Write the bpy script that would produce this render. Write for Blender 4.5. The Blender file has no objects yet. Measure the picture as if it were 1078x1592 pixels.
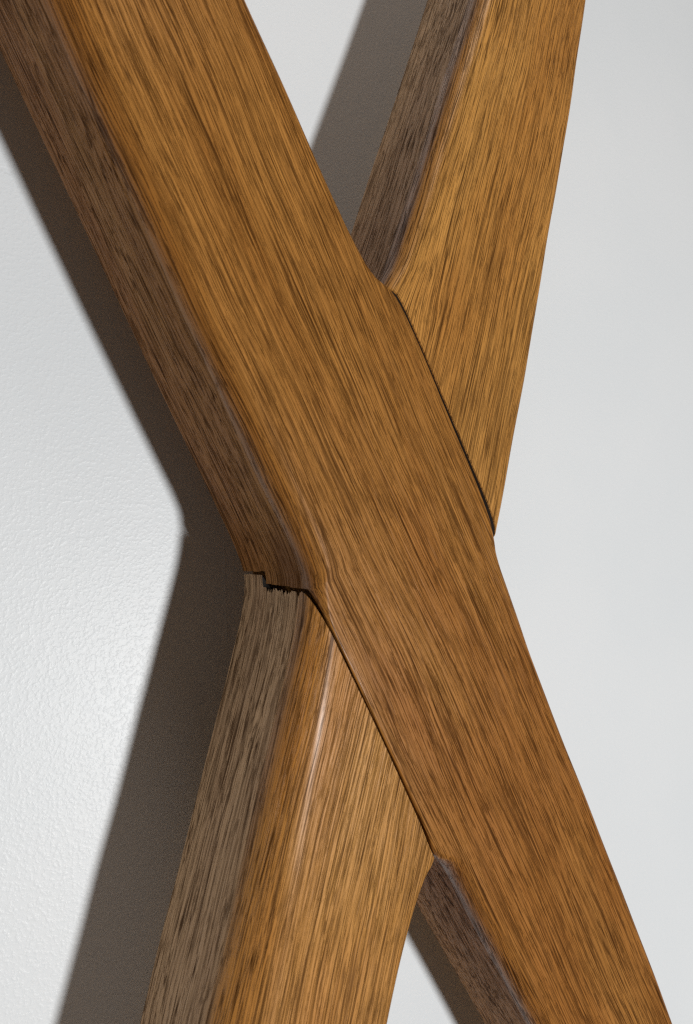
import bpy, math
import numpy as np
from mathutils import Vector, Matrix

# ------------------------------------------------------------------ scale
T = 0.045                       # bar thickness: 45 mm
CX, CZ = 0.0, 0.50              # centre of the crossing (x, z); the backs of the bars lie at y = 0
WALL_Y = 0.45 * T               # the wall stands 20 mm behind the bars
scene = bpy.context.scene
col = scene.collection

# ------------------------------------------------------------------ camera
cam_d = bpy.data.cameras.new("camera")
cam_d.sensor_fit = 'HORIZONTAL'
cam_d.sensor_width = 36.0
cam_d.lens = 28.78
cam_d.clip_start = 0.005
cam_d.clip_end = 50.0
cam = bpy.data.objects.new("camera", cam_d)
col.objects.link(cam)
FOOT = Vector((CX - 1.8 * T, 0.0, CZ + 0.25 * T))     # foot of the camera on the wall
CAM_LOC = FOOT + Vector((0, -3.326 * T, 0))
fw = Vector((0.47589, 0.87608, 0.07757))
rt = Vector((0.87926, -0.47599, -0.01843))
up = Vector((-0.02077, -0.07697, 0.99682))
M = Matrix.Identity(4)
for i in range(3):
    M[i][0], M[i][1], M[i][2], M[i][3] = rt[i], up[i], -fw[i], CAM_LOC[i]
cam.matrix_world = M
cam_d.dof.use_dof = True
cam_d.dof.focus_distance = 0.150
cam_d.dof.aperture_fstop = 32.0
scene.camera = cam

# ------------------------------------------------------------------ world: dim room
world = bpy.data.worlds.new("World")
scene.world = world
world.use_nodes = True
bg = world.node_tree.nodes["Background"]
bg.inputs[0].default_value = (1.0, 0.76, 0.60, 1)
bg.inputs[1].default_value = 0.085

# ------------------------------------------------------------------ lamps
def area(name, loc, target, size, power, colour, shape='DISK'):
    d = bpy.data.lights.new(name, 'AREA')
    d.shape = shape
    d.size = size
    d.energy = power
    d.color = colour
    o = bpy.data.objects.new(name, d)
    col.objects.link(o)
    o.location = loc
    o.rotation_euler = (Vector(target) - Vector(loc)).to_track_quat('-Z', 'Y').to_euler()
    return o
aim = (CX, -0.02, CZ)
area("key_lamp", FOOT + Vector((9.7 * T, -40 * T, -10.6 * T)), aim, 0.10, 32.5, (1.0, 0.985, 0.96))
area("fill_lamp", (-0.1, -0.8, CZ + 1.6), aim, 0.6, 4.4, (1.0, 0.89, 0.79))  # unseen soft fill, added above to lift the flanks and shadows

# ------------------------------------------------------------------ exposure
scene.view_settings.view_transform = 'Standard'
scene.view_settings.look = 'None'
scene.view_settings.exposure = 0.0
scene.view_settings.gamma = 1.0
scene.view_settings.use_curve_mapping = False
scene.render.engine = 'CYCLES'
scene.cycles.filter_width = 1.3
scene.cycles.use_denoising = False
scene.cycles.max_bounces = 8
scene.cycles.diffuse_bounces = 5

# ------------------------------------------------------------------ node helper
class NT:
    def __init__(self, name):
        self.m = bpy.data.materials.new(name)
        self.m.use_nodes = True
        self.t = self.m.node_tree
        self.b = self.t.nodes["Principled BSDF"]
    def n(self, typ, **kw):
        x = self.t.nodes.new(typ)
        for k, v in kw.items():
            setattr(x, k, v)
        return x
    def put(self, sock, v):
        if isinstance(v, bpy.types.NodeSocket):
            self.t.links.new(v, sock)
        else:
            sock.default_value = v
    def math(self, op, a, b=None, c=None, clamp=False):
        x = self.n('ShaderNodeMath', operation=op, use_clamp=clamp)
        self.put(x.inputs[0], a)
        if b is not None: self.put(x.inputs[1], b)
        if c is not None: self.put(x.inputs[2], c)
        return x.outputs[0]
    def vec(self, op, a, b=None):
        x = self.n('ShaderNodeVectorMath', operation=op)
        self.put(x.inputs[0], a)
        if b is not None: self.put(x.inputs[1], b)
        return x.outputs[0]
    def xyz(self, x, y, z):
        c = self.n('ShaderNodeCombineXYZ')
        for i, v in enumerate((x, y, z)): self.put(c.inputs[i], v)
        return c.outputs[0]
    def noise(self, v, scale=1.0, detail=2.0, rough=0.5, lac=2.0, dist=0.0):
        x = self.n('ShaderNodeTexNoise')
        self.put(x.inputs['Vector'], v)
        x.inputs['Scale'].default_value = scale
        x.inputs['Detail'].default_value = detail
        x.inputs['Roughness'].default_value = rough
        x.inputs['Lacunarity'].default_value = lac
        x.inputs['Distortion'].default_value = dist
        return x.outputs[0]
    def remap(self, v, a, b, c=0.0, d=1.0, smooth=True):
        x = self.n('ShaderNodeMapRange', interpolation_type='SMOOTHSTEP' if smooth else 'LINEAR')
        self.put(x.inputs[0], v)
        for i, k in enumerate((a, b, c, d)): self.put(x.inputs[i + 1], k)
        return x.outputs[0]
    def mix(self, f, a, b, blend='MIX'):
        x = self.n('ShaderNodeMix', data_type='RGBA', blend_type=blend)
        self.put(x.inputs[0], f)
        self.put(x.inputs[6], a if isinstance(a, bpy.types.NodeSocket) else (*a, 1))
        self.put(x.inputs[7], b if isinstance(b, bpy.types.NodeSocket) else (*b, 1))
        return x.outputs[2]

# ------------------------------------------------------------------ oak
def oak(name, light, mid, dark, ring_tilt, seed, spec, flank_grey, edge, knots=(), hollow_shade=()):
    q = NT(name)
    at = q.n('ShaderNodeAttribute', attribute_name='grain')
    P = q.vec('ADD', at.outputs['Vector'], (seed, seed * 0.7, seed * 3.1))   # millimetres: across, depth, along
    sp = q.n('ShaderNodeSeparateXYZ'); q.put(sp.inputs[0], P)
    X, Y, Z = sp.outputs
    # the fibres wander a little
    def st(x, y, z, off=0.0):                  # stretched lookup: cycles per mm across, in depth, along
        return q.xyz(q.math('MULTIPLY_ADD', X2, x, off), q.math('MULTIPLY', Y2, y), q.math('MULTIPLY', Z, z))
    w1 = q.noise(q.vec('MULTIPLY', P, (.045, .045, .012)), 1, 1)
    w2 = q.noise(q.vec('MULTIPLY', P, (.25, .25, .055)), 1, 1)
    w = q.math('ADD', q.math('MULTIPLY', q.math('SUBTRACT', w1, .5), 4.5), q.math('MULTIPLY', q.math('SUBTRACT', w2, .5), .35))
    X2 = q.math('ADD', X, w)
    Y2 = q.math('ADD', Y, q.math('MULTIPLY', w, .6))
    # year rings
    R = q.math('ADD', q.math('MULTIPLY', X2, math.cos(ring_tilt)), q.math('MULTIPLY', Y2, math.sin(ring_tilt)))
    ringn = q.noise(q.xyz(q.math('MULTIPLY', R, .18), 0.0, q.math('MULTIPLY', Z, .002)), 1, 1)
    ph = q.math('FRACT', q.math('ADD', q.math('MULTIPLY', R, .42), q.math('MULTIPLY', ringn, 3.0)))
    early = q.math('MULTIPLY', q.remap(ph, .0, .6, 1.0, 0.0), q.remap(ph, .0, .08, 0, 1))
    # vessel lines: thin, long and crisp, broken into dashes, denser in the early wood
    def line(n, wd):                           # 1 on the level line of a noise, falling off within wd
        return q.remap(q.math('ABSOLUTE', q.math('SUBTRACT', n, .5)), 0.0, wd, 1, 0)
    p1 = q.noise(st(1.9, .45, .012), 1, 1, .5)
    p2 = q.noise(st(3.0, .75, .026, 7.0), 1, 1, .5)
    p3 = q.noise(st(5.2, 1.3, .13, 17.0), 1, 3, .66)
    dens = q.noise(st(.17, .15, .024, 3.0), 1, 2, .5)
    brk = q.noise(st(2.2, .6, .045, 29.0), 1, 3, .65)
    dn = q.math('ADD', q.math('MULTIPLY', early, .035), q.math('MULTIPLY', q.math('SUBTRACT', dens, .5), .08))
    on = q.remap(q.math('ADD', brk, dn), .40, .60)
    l1 = q.math('MULTIPLY', line(p1, .062), q.math('MULTIPLY_ADD', on, .55, .45))
    l2 = q.math('MULTIPLY', line(p2, .055), q.math('MULTIPLY_ADD', on, .62, .36))
    dash = q.remap(q.math('MULTIPLY_ADD', dn, .6, p3), .568, .612)
    pore = q.math('MAXIMUM', q.math('MAXIMUM', l1, l2), q.math('MULTIPLY', dash, .74))
    # fibre tone
    f1 = q.noise(st(.9, .28, .008, 1.0), 1, 4, .68)
    f2 = q.noise(st(7.0, 3.0, .22), 1, 2, .6)
    big = q.noise(q.vec('MULTIPLY', P, (.05, .05, .016)), 1, 3, .55)
    tone = q.math('ADD', q.math('MULTIPLY', q.remap(f1, .32, .68, 0, 1, False), .22),
                  q.math('MULTIPLY', q.remap(f2, .3, .7, 0, 1, False), .42))
    tone = q.math('ADD', tone, q.math('MULTIPLY', early, .12))
    tone = q.math('ADD', tone, q.math('MULTIPLY', q.math('SUBTRACT', big, .5), .85), clamp=True)
    c = q.mix(tone, light, mid)
    # amber patches of the oil finish
    c = q.mix(q.remap(q.noise(q.vec('MULTIPLY', P, (.03, .03, .011)), 1, 2), .42, .68, 0, .35), c, (mid[0] * 1.05, mid[1] * .80, mid[2] * .5))
    # flanks paler and greyer than the faces, below an uneven line along the arris
    sg = q.n('ShaderNodeSeparateXYZ'); q.put(sg.inputs[0], at.outputs['Vector'])
    dl = q.math('ADD', sg.outputs[1], q.math('MULTIPLY', q.math('SUBTRACT', f1, .5), 3.0))
    flank = q.remap(dl, edge - 1.0, edge + 1.0, 1, 0)
    grey_amt = q.math('MULTIPLY', flank, flank_grey)
    c = q.mix(grey_amt, c, q.mix(tone, (.64, .475, .32), (.37, .245, .15)))
    ar = q.math('MULTIPLY', q.remap(dl, edge, edge + 1.6, 0, 1), q.remap(dl, 43.4, 45.2, 1, 0))      # deeper amber band along the arris
    c = q.mix(q.math('MULTIPLY', ar, .32), c, (mid[0] * .95, mid[1] * .78, mid[2] * .6))
    c = q.mix(q.math('MULTIPLY', pore, .93), c, dark)
    bump_h = q.math('ADD', q.math('MULTIPLY', pore, -.10), q.math('MULTIPLY', f2, .030))
    bump_h = q.math('ADD', bump_h, q.math('MULTIPLY', q.noise(q.vec('MULTIPLY', P, (.35, .35, .05)), 1, 2), .10))
    for (kx, ky, kz, rx, rz) in hollow_shade:      # shade of the notch hollows, painted into the wood colour
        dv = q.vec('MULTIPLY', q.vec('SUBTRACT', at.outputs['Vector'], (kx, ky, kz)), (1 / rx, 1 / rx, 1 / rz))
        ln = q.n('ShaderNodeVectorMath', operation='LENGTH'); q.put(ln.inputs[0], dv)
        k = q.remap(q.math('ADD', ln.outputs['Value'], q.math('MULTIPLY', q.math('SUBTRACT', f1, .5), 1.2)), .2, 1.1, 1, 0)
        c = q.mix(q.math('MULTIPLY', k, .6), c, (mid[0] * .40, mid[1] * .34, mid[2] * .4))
    for (kx, ky, kz, rx, rz) in knots:       # small pin knots and tears with a place of their own
        dv = q.vec('MULTIPLY', q.vec('SUBTRACT', at.outputs['Vector'], (kx, ky, kz)), (1 / rx, 1 / rx, 1 / rz))
        ln = q.n('ShaderNodeVectorMath', operation='LENGTH'); q.put(ln.inputs[0], dv)
        kn = q.math('ADD', ln.outputs['Value'], q.math('MULTIPLY', q.math('SUBTRACT', p2, .5), 3.0))
        k = q.remap(kn, .55, 1.1, 1, 0)
        c = q.mix(q.math('MULTIPLY', k, .8), c, (dark[0] * .5, dark[1] * .5, dark[2] * .5))
        bump_h = q.math('SUBTRACT', bump_h, q.math('MULTIPLY', k, .12))
    q.put(q.b.inputs['Base Color'], c)
    rg = q.math('ADD', q.remap(q.noise(q.vec('MULTIPLY', P, (.5, .5, .04)), 1, 3), .3, .7, .36, .48, False), q.math('MULTIPLY', pore, .2))
    rg = q.math('MULTIPLY_ADD', flank, .22, rg)          # the flanks are duller
    q.put(q.b.inputs['Roughness'], rg)
    q.put(q.b.inputs['Specular IOR Level'], q.math('MULTIPLY_ADD', pore, -.85 * spec, spec))      # open pores hold no sheen
    q.put(q.b.inputs['Coat Weight'], q.math('MULTIPLY', q.math('MULTIPLY_ADD', pore, -.14, .20), q.math('MULTIPLY_ADD', flank, -.9, 1.0)))
    q.b.inputs['Coat Roughness'].default_value = .27
    bp = q.n('ShaderNodeBump')
    bp.inputs['Strength'].default_value = .8
    bp.inputs['Distance'].default_value = .001
    q.put(bp.inputs['Height'], bump_h)
    q.put(q.b.inputs['Normal'], bp.outputs[0])
    return q.m

# ------------------------------------------------------------------ wall paint
def wall_paint():
    q = NT("roller_painted_wall")
    tc = q.n('ShaderNodeTexCoord')
    P = tc.outputs['Object']
    a = q.noise(P, 1050, 3, .55)
    b = q.noise(P, 240, 2, .5)
    g = q.noise(P, 12, 3, .5)
    h = q.math('ADD', q.math('MULTIPLY', q.remap(a, .42, .75), .7), q.math('MULTIPLY', b, .6))
    # a hairline ridge left by the roller edge, and a small nick
    sp = q.n('ShaderNodeSeparateXYZ'); q.put(sp.inputs[0], P)
    x0 = q.math('MULTIPLY_ADD', sp.outputs[2], -.031, CX - .0319 + .031 * (CZ + .003))
    x0 = q.math('ADD', x0, q.math('MULTIPLY', q.math('SUBTRACT', b, .5), .0006))
    rd = q.remap(q.math('ABSOLUTE', q.math('SUBTRACT', sp.outputs[0], x0)), 0, .00045, 1, 0)
    rd = q.math('MULTIPLY', rd, q.remap(q.math('ABSOLUTE', q.math('SUBTRACT', sp.outputs[2], CZ + .003)), .013, .022, 1, 0))
    h = q.math('ADD', h, q.math('MULTIPLY', rd, 1.2))
    nk = q.vec('MULTIPLY', q.vec('SUBTRACT', P, (CX - .0926, 0, CZ + .1179)), (1 / .0022, 0, 1 / .0011))
    nl = q.n('ShaderNodeVectorMath', operation='LENGTH'); q.put(nl.inputs[0], nk)
    h = q.math('SUBTRACT', h, q.math('MULTIPLY', q.remap(q.math('ADD', nl.outputs['Value'], q.math('MULTIPLY', a, 1.2)), 1.0, 1.7, 1, 0), 1.2))
    c = q.mix(q.remap(g, .3, .7), (.702, .748, .785), (.725, .766, .800))
    q.put(q.b.inputs['Base Color'], c)
    q.b.inputs['Roughness'].default_value = .40
    q.b.inputs['Specular IOR Level'].default_value = .36
    bp = q.n('ShaderNodeBump')
    bp.inputs['Strength'].default_value = .34
    bp.inputs['Distance'].default_value = .00022
    q.put(bp.inputs['Height'], h)
    q.put(q.b.inputs['Normal'], bp.outputs[0])
    return q.m

OAK_A = oak("oiled_oak_through", (.430, .198, .045), (.240, .090, .0150), (.034, .0110, .0024), 1.15, 3.0, .13, .0, 39.0,
            knots=((-17.5, 46, -122.0, .45, 2.6),), hollow_shade=((-25.5, 33, -22.0, 12.0, 15.0), (-25, 44, 57, 5.0, 9.0)))
OAK_B = oak("oiled_oak_lapped", (.585, .295, .073), (.340, .145, .0270), (.043, .0150, .0033), .95, 41.0, .26, .52, 37.2)
WALL = wall_paint()
_g = NT("painted_gap_shade")  # near-black colour standing in for shade between the bars at the joint
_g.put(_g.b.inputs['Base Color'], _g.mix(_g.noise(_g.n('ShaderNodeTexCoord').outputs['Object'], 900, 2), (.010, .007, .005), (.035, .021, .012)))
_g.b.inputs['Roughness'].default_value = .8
GAP_SHADE = _g.m

# ------------------------------------------------------------------ wall (structure)
def mesh_obj(name, verts, faces, mat, parent=None, grain=None, smooth=None):
    me = bpy.data.meshes.new(name)
    me.from_pydata([tuple(v) for v in verts], [], faces)
    me.materials.append(mat)
    if grain is not None:
        a = me.attributes.new('grain', 'FLOAT_VECTOR', 'POINT')
        a.data.foreach_set('vector', np.asarray(grain, dtype=np.float32).ravel())
    if smooth is not None:
        me.shade_smooth()
        me.set_sharp_from_angle(angle=smooth)
    me.update()
    o = bpy.data.objects.new(name, me)
    col.objects.link(o)
    if parent: o.parent = parent
    return o

wv = [(x, y, z) for y in (WALL_Y, WALL_Y + 0.10) for x in (-1.6, 2.2) for z in (-1.0, 2.2)]
wf = [(0, 2, 3, 1), (4, 5, 7, 6), (0, 1, 5, 4), (2, 6, 7, 3), (0, 4, 6, 2), (1, 3, 7, 5)]
wall = mesh_obj("wall", wv, wf, WALL)
wall["kind"] = "structure"
wall["label"] = "white painted wall with fine roller texture behind the crossed bars"

# ------------------------------------------------------------------ outlines of the bars (in units of T, bar axes)
def pchip(pts):
    x = np.array([p[0] for p in pts], float); y = np.array([p[1] for p in pts], float)
    h = np.diff(x); dl = np.diff(y) / h
    m = np.zeros_like(x)
    for i in range(1, len(x) - 1):
        if dl[i - 1] * dl[i] > 0:
            w1 = 2 * h[i] + h[i - 1]; w2 = h[i] + 2 * h[i - 1]
            m[i] = (w1 + w2) / (w1 / dl[i - 1] + w2 / dl[i])
    m[0], m[-1] = dl[0], dl[-1]
    def f(q):
        q = np.clip(np.asarray(q, float), x[0], x[-1])
        i = np.clip(np.searchsorted(x, q) - 1, 0, len(h) - 1)
        t = (q - x[i]) / h[i]
        return ((2*t**3 - 3*t**2 + 1) * y[i] + (t**3 - 2*t**2 + t) * h[i] * m[i]
                + (-2*t**3 + 3*t**2) * y[i + 1] + (t**3 - t**2) * h[i] * m[i + 1])
    return f

ANG_A, ANG_B = math.radians(26.5), math.radians(-17.5)
def axes(a):
    return np.array([math.sin(a), -math.cos(a)]), np.array([math.cos(a), math.sin(a)])
DA, NA = axes(ANG_A)
DB, NB = axes(ANG_B)

# through bar: left flank down to the joint, seam edge, lower flank
LA_flank = pchip([(-7, -.49), (-3.6, -.518), (-2.6, -.533), (-1.6, -.551), (-.9, -.555), (-.70, -.559), (-.56, -.568), (-.47, -.581), (-.40, -.606), (-.33, -.645), (-.2, -.74)])
LA_seam = pchip([(-1, -.608), (-.3, -.607), (.4, -.602), (.9, -.606), (1.06, -.614), (1.11, -.610), (1.17, -.588), (1.24, -.566), (1.34, -.553), (1.6, -.543), (2.2, -.515), (3.3, -.455), (5.5, -.40)])
RA = pchip([(-7, .32), (-3.02, .372), (-2.4, .393), (-1.95, .410), (-1.8, .424), (-1.69, .443), (-1.625, .467), (-1.58, .499), (-1.53, .521), (-1.42, .535), (-1.2, .542), (-.8, .546), (-.42, .545), (-.24, .535), (-.104, .506), (-.04, .486), (.06, .472), (.2, .464), (.36, .455), (.6, .437), (1.37, .412), (1.95, .400), (2.5, .386), (3.3, .345), (5.5, .28)])
rA_L = pchip([(-7, .21), (-3.2, .18), (-1.7, .14), (-.9, .12), (-.55, .115), (-.46, .10), (-.37, .062), (-.25, .024), (-.1, .013), (0, .013), (1.0, .013), (1.12, .05), (1.22, .09), (1.4, .11), (5.5, .11)])
rA_R = pchip([(-7, .05), (-1.75, .05), (-1.55, .03), (-.2, .025), (.0, .04), (.3, .05), (5.5, .05)])
# lapped bar
LB = pchip([(-8, -.55), (-4.78, -.627), (-4.07, -.643), (-3.5, -.660), (-3.0, -.679), (-2.53, -.690), (-2.0, -.705), (-1.7, -.72), (-1.5, -.76), (-1.3, -.80), (-.1, -.83), (.0, -.775), (.06, -.744), (.13, -.717), (.21, -.696), (.36, -.676), (.493, -.668), (.711, -.658), (1.2, -.638), (1.7, -.617), (2.13, -.603), (2.51, -.582), (4.5, -.50)])
RB = pchip([(-8, -.03), (-4.36, .178), (-3.56, .218), (-2.93, .246), (-2.12, .274), (-1.39, .302), (-.97, .307), (-.3, .309), (.9, .355), (1.18, .350), (1.25, .338), (1.32, .308), (1.43, .284), (1.6, .268), (1.8, .259), (2.5, .243), (4.5, .20)])
rB_L = pchip([(-8, .12), (-1.9, .12), (-1.5, .10), (0, .12), (.15, .125), (.4, .15), (1.2, .20), (2.0, .26), (4.5, .32)])

BACK, CH = 0.005, 0.014         # back of the bars just clear of the paint, small arris
rng = np.random.default_rng(5)

def profile(nside):
    """list of (zone, parameter): L back arris, left side, left arc, front, right arc, right side"""
    pr = [('bl', 0.0), ('bl', 1.0)]
    pr += [('ls', k / nside) for k in range(1, nside)]
    pr += [('la', k / 12) for k in range(13)]
    pr += [('fr', k / 26) for k in range(1, 26)]
    pr += [('ra', k / 8) for k in range(9)]
    pr += [('rs', k / 4) for k in range(1, 5)]
    return pr

def place(zone, k, L, R, rl, rr, D, fall=0.0):
    """-> across, depth; the front face falls off a little towards the right"""
    if fall and zone in ('fr', 'ra', 'rs'):
        D -= fall * (k if zone == 'fr' else 1.0)
    if zone == 'bl': return (L + CH * (1 - k), BACK + CH * k)
    if zone == 'ls': return (L, BACK + CH + (D - rl - BACK - CH) * k)
    if zone == 'la':
        a = k * math.pi / 2
        return (L + rl * (1 - math.cos(a)), D - rl * (1 - math.sin(a)))
    if zone == 'fr': return (L + rl + (R - rr - L - rl) * k, D)
    if zone == 'ra':
        a = k * math.pi / 2
        return (R - rr * (1 - math.sin(a)), D - rr * (1 - math.cos(a)))
    return (R, D - rr + (BACK - D + rr) * k)

def wob(s, e, ph):              # hand-planed unevenness of the faces, well under a millimetre
    return .0035 * math.sin(s * 1.9 + ph) + .0025 * math.sin(s * 4.3 + e * 5 + ph * 2) + .0015 * math.sin(s * 9.1 - e * 7 + ph)

def to_world(s, e, d, D, N):
    p = s * D + e * N
    return (CX + p[0] * T, -d * T, CZ + p[1] * T)

frame = bpy.data.objects.new("crossed_bar_frame", None)
frame.empty_display_size = 0.05
col.objects.link(frame)
frame.location = (0, 0, 0)
frame["label"] = "oiled oak X frame of two crossed square bars in front of white wall"
frame["category"] = "wooden frame"

# ---- through bar
NS = 74
prA = profile(NS)
ss = np.concatenate([np.arange(-6.4, -.75, .04), np.arange(-.75, -.50, .012), np.arange(-.50, -.20, .004), np.arange(-.20, .1, .02), np.arange(.1, 1.0, .04), np.arange(1.0, 1.5, .012), np.arange(1.5, 5.2, .04)])
toothA = np.cumsum(rng.normal(0, 1, 400)); toothA = (toothA - np.linspace(toothA[0], toothA[-1], 400)); toothA /= np.abs(toothA).max()
def sJ(d):
    base = -.468 if d < .372 else -.399
    return base + .006 * toothA[int(min(max(d, 0), 1.2) * 300) % 400] + (.008 * (d - .2) if d < .372 else 0)
def smooth01(x):
    x = min(max(x, 0), 1)
    return x * x * (3 - 2 * x)
def L_front(s):                 # left edge of the front face: runs on without a break past the joint
    if s < -.404: return float(LA_flank(s)) + .010 * smooth01((s + .95) / .55)
    j = float(LA_flank(-.404)) + .010 * smooth01(.546 / .55)
    k = smooth01((s + .404) / .25)
    return j * (1 - k) + float(LA_seam(s)) * k
V, G, Fc = [], [], []
m = len(prA)
for s in ss:
    r0 = float(rA_L(s)); rr = float(rA_R(s)); R = float(RA(s))
    for (zo, k) in prA:
        D = 1.007 + wob(s, 0, .4)
        e, d = place(zo, k, -.6, R, r0, rr, D, .0)
        if zo in ('la', 'fr'):
            e, d = place(zo, k, L_front(s), R, r0, rr, D)
        if zo in ('bl', 'ls'):
            if s <= sJ(d):
                L = float(LA_flank(s))
                a = min(max((s + .95) / .55, 0), 1); b = min(max((d - .25) / .25, 0), 1)
                L += .010 * a * a * (3 - 2 * a) * b * b * (3 - 2 * b)
            else:
                L = float(LA_seam(s))
                if s < .1 and d < .97:           # the notch behind the joint line is cut back a little
                    dd = min(1.0, (.97 - d) / .05)
                    L += .075 * dd * min(1, (.1 - s) / .2)
            e, d = place(zo, k, L, R, r0, rr, D, .0)
        if zo == 'ls': e += .5 * wob(s, d, 2.2)
        L0 = L_front(s) if s < -.404 else -.596 - .006 * smooth01((s + .404) / .8)   # the fibres follow the shaped flank
        if zo in ('bl', 'ls') and s <= sJ(d): L0 = L
        w = min(max(1 - (e - L0) / .35, 0), 1)
        V.append(to_world(s, e, d, DA, NA)); G.append(((e - w * (L0 + .56)) * 45, d * 45, s * 45))
for i in range(len(ss) - 1):
    for j in range(m - 1):
        a = i * m + j
        Fc.append((a, a + 1, a + m + 1, a + m))
    Fc.append((i * m + m - 1, i * m, i * m + m, i * m + 2 * m - 1))
Fc.append(tuple(range(m - 1, -1, -1)))
Fc.append(tuple(range((len(ss) - 1) * m, len(ss) * m)))
through = mesh_obj("through_bar", V, [f[::-1] for f in Fc], OAK_A, frame, G, math.radians(38))
through["label"] = "unbroken oak bar running from top left to bottom right"

# ---- lapped bar: two stretches that stop against the through bar, joined by the tongue inside it
prB = profile(NS)
tooth = np.zeros(400)
for _ in range(16):
    c0, wd, hh = rng.uniform(.37, .86), rng.uniform(.008, .022), rng.uniform(.2, 1.0)
    x = np.arange(400) / 300
    tooth = np.maximum(tooth, hh * np.clip(1 - np.abs(x - c0) / wd, 0, 1))
def pB(t, zo, k):
    D = 1.004 + wob(t, 0, 1.7)
    e, d = place(zo, k, float(LB(t)), float(RB(t)), float(rB_L(t)), .04, D, .022 if t > 0 else .012)
    if zo == 'ls': e += .5 * wob(t, d, .9)
    return e, d
def in_A(t, e):
    p = t * DB + e * NB
    return p @ DA, p @ NA
V, G, Fc, DARK = [], [], [], []
def stretch(sign):
    rows = 130
    starts = []
    for (zo, k) in prB:
        def out(t):                              # how far outside the through bar
            e, d = pB(t, zo, k)
            s, ea = in_A(t, e)
            if sign > 0:
                return float(LA_seam(min(max(s, -.35), 1.05))) - .004 - ea
            gap = float(np.interp(s, [-1.6, -1.1, -.4, -.2, -.1], [.005, .008, .015, .021, .024]))
            return ea - float(RA(min(max(s, -1.58), -.10))) - gap
        t = 2.6 * sign
        st = -.01 * sign
        while abs(t) > .03 and out(t) > 0: t += st
        lo, hi = t, t - st
        for _ in range(18):
            md = .5 * (lo + hi)
            if out(md) > 0: hi = md
            else: lo = md
        t0 = hi
        if sign > 0 and zo in ('bl', 'ls', 'la'):
            e, d = pB(t0, zo, k)
            if d < .335: t0 = .078
            elif d < .9: t0 = max(t0, .132 + .006 * math.sin(d * 40)) + .036 * tooth[int(d * 300)] * (1 if d < .86 else 0)
        starts.append(t0)
    base = len(V)
    end = 4.2 if sign > 0 else -6.6
    vs = np.concatenate([[0, .0012], np.linspace(.003, .03, 8), np.linspace(.045, 1, rows - 10)])
    m = len(prB)
    ring = []
    for iv, v in enumerate(vs):
        for j, (zo, k) in enumerate(prB):
            t = starts[j] + (end - starts[j]) * v
            e, d = pB(t, zo, k)
            if iv == 0 and zo in ('la', 'fr', 'ra'): d -= .006
            w = min(max(1 - (e - float(LB(t))) / .35, 0), 1)
            V.append(to_world(t, e, d, DB, NB)); G.append(((e - w * (float(LB(t)) + .65)) * 45, d * 45, t * 45))
    n = len(vs)
    for i in range(n - 1):
        for j in range(m):
            j2 = (j + 1) % m
            a, b = base + i * m + j, base + i * m + j2
            q = (a, b, b + m, a + m)
            Fc.append(q[::-1] if sign > 0 else q)
    # cap at the joint, painted near-black for the shade inside the gap
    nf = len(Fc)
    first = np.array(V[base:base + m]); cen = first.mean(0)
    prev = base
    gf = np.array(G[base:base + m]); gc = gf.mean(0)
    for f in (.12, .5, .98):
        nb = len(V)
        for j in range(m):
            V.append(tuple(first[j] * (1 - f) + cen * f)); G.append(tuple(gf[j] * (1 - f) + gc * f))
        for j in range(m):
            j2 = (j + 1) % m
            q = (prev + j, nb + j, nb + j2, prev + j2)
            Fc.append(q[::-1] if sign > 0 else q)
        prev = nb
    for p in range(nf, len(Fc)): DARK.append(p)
    lastr = [base + (n - 1) * m + j for j in range(m)]
    Fc.append(tuple(lastr[::-1]) if sign > 0 else tuple(lastr))
stretch(1)
stretch(-1)
b0 = len(V)                                      # tongue, hidden in the notch of the through bar
for t in (-.9, .95):
    for (e, d) in ((-.15, .1), (.1, .1), (.1, .45), (-.15, .45)):
        V.append(to_world(t, e, d, DB, NB)); G.append((e * 45, d * 45, t * 45))
for j in range(4):
    Fc.append((b0 + j, b0 + (j + 1) % 4, b0 + 4 + (j + 1) % 4, b0 + 4 + j))
lapped = mesh_obj("lapped_bar", V, Fc, OAK_B, frame, G, math.radians(38))
lapped.data.materials.append(GAP_SHADE)
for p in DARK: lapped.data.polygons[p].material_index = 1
lapped["label"] = "oak bar from top right to bottom left, let into the unbroken bar"
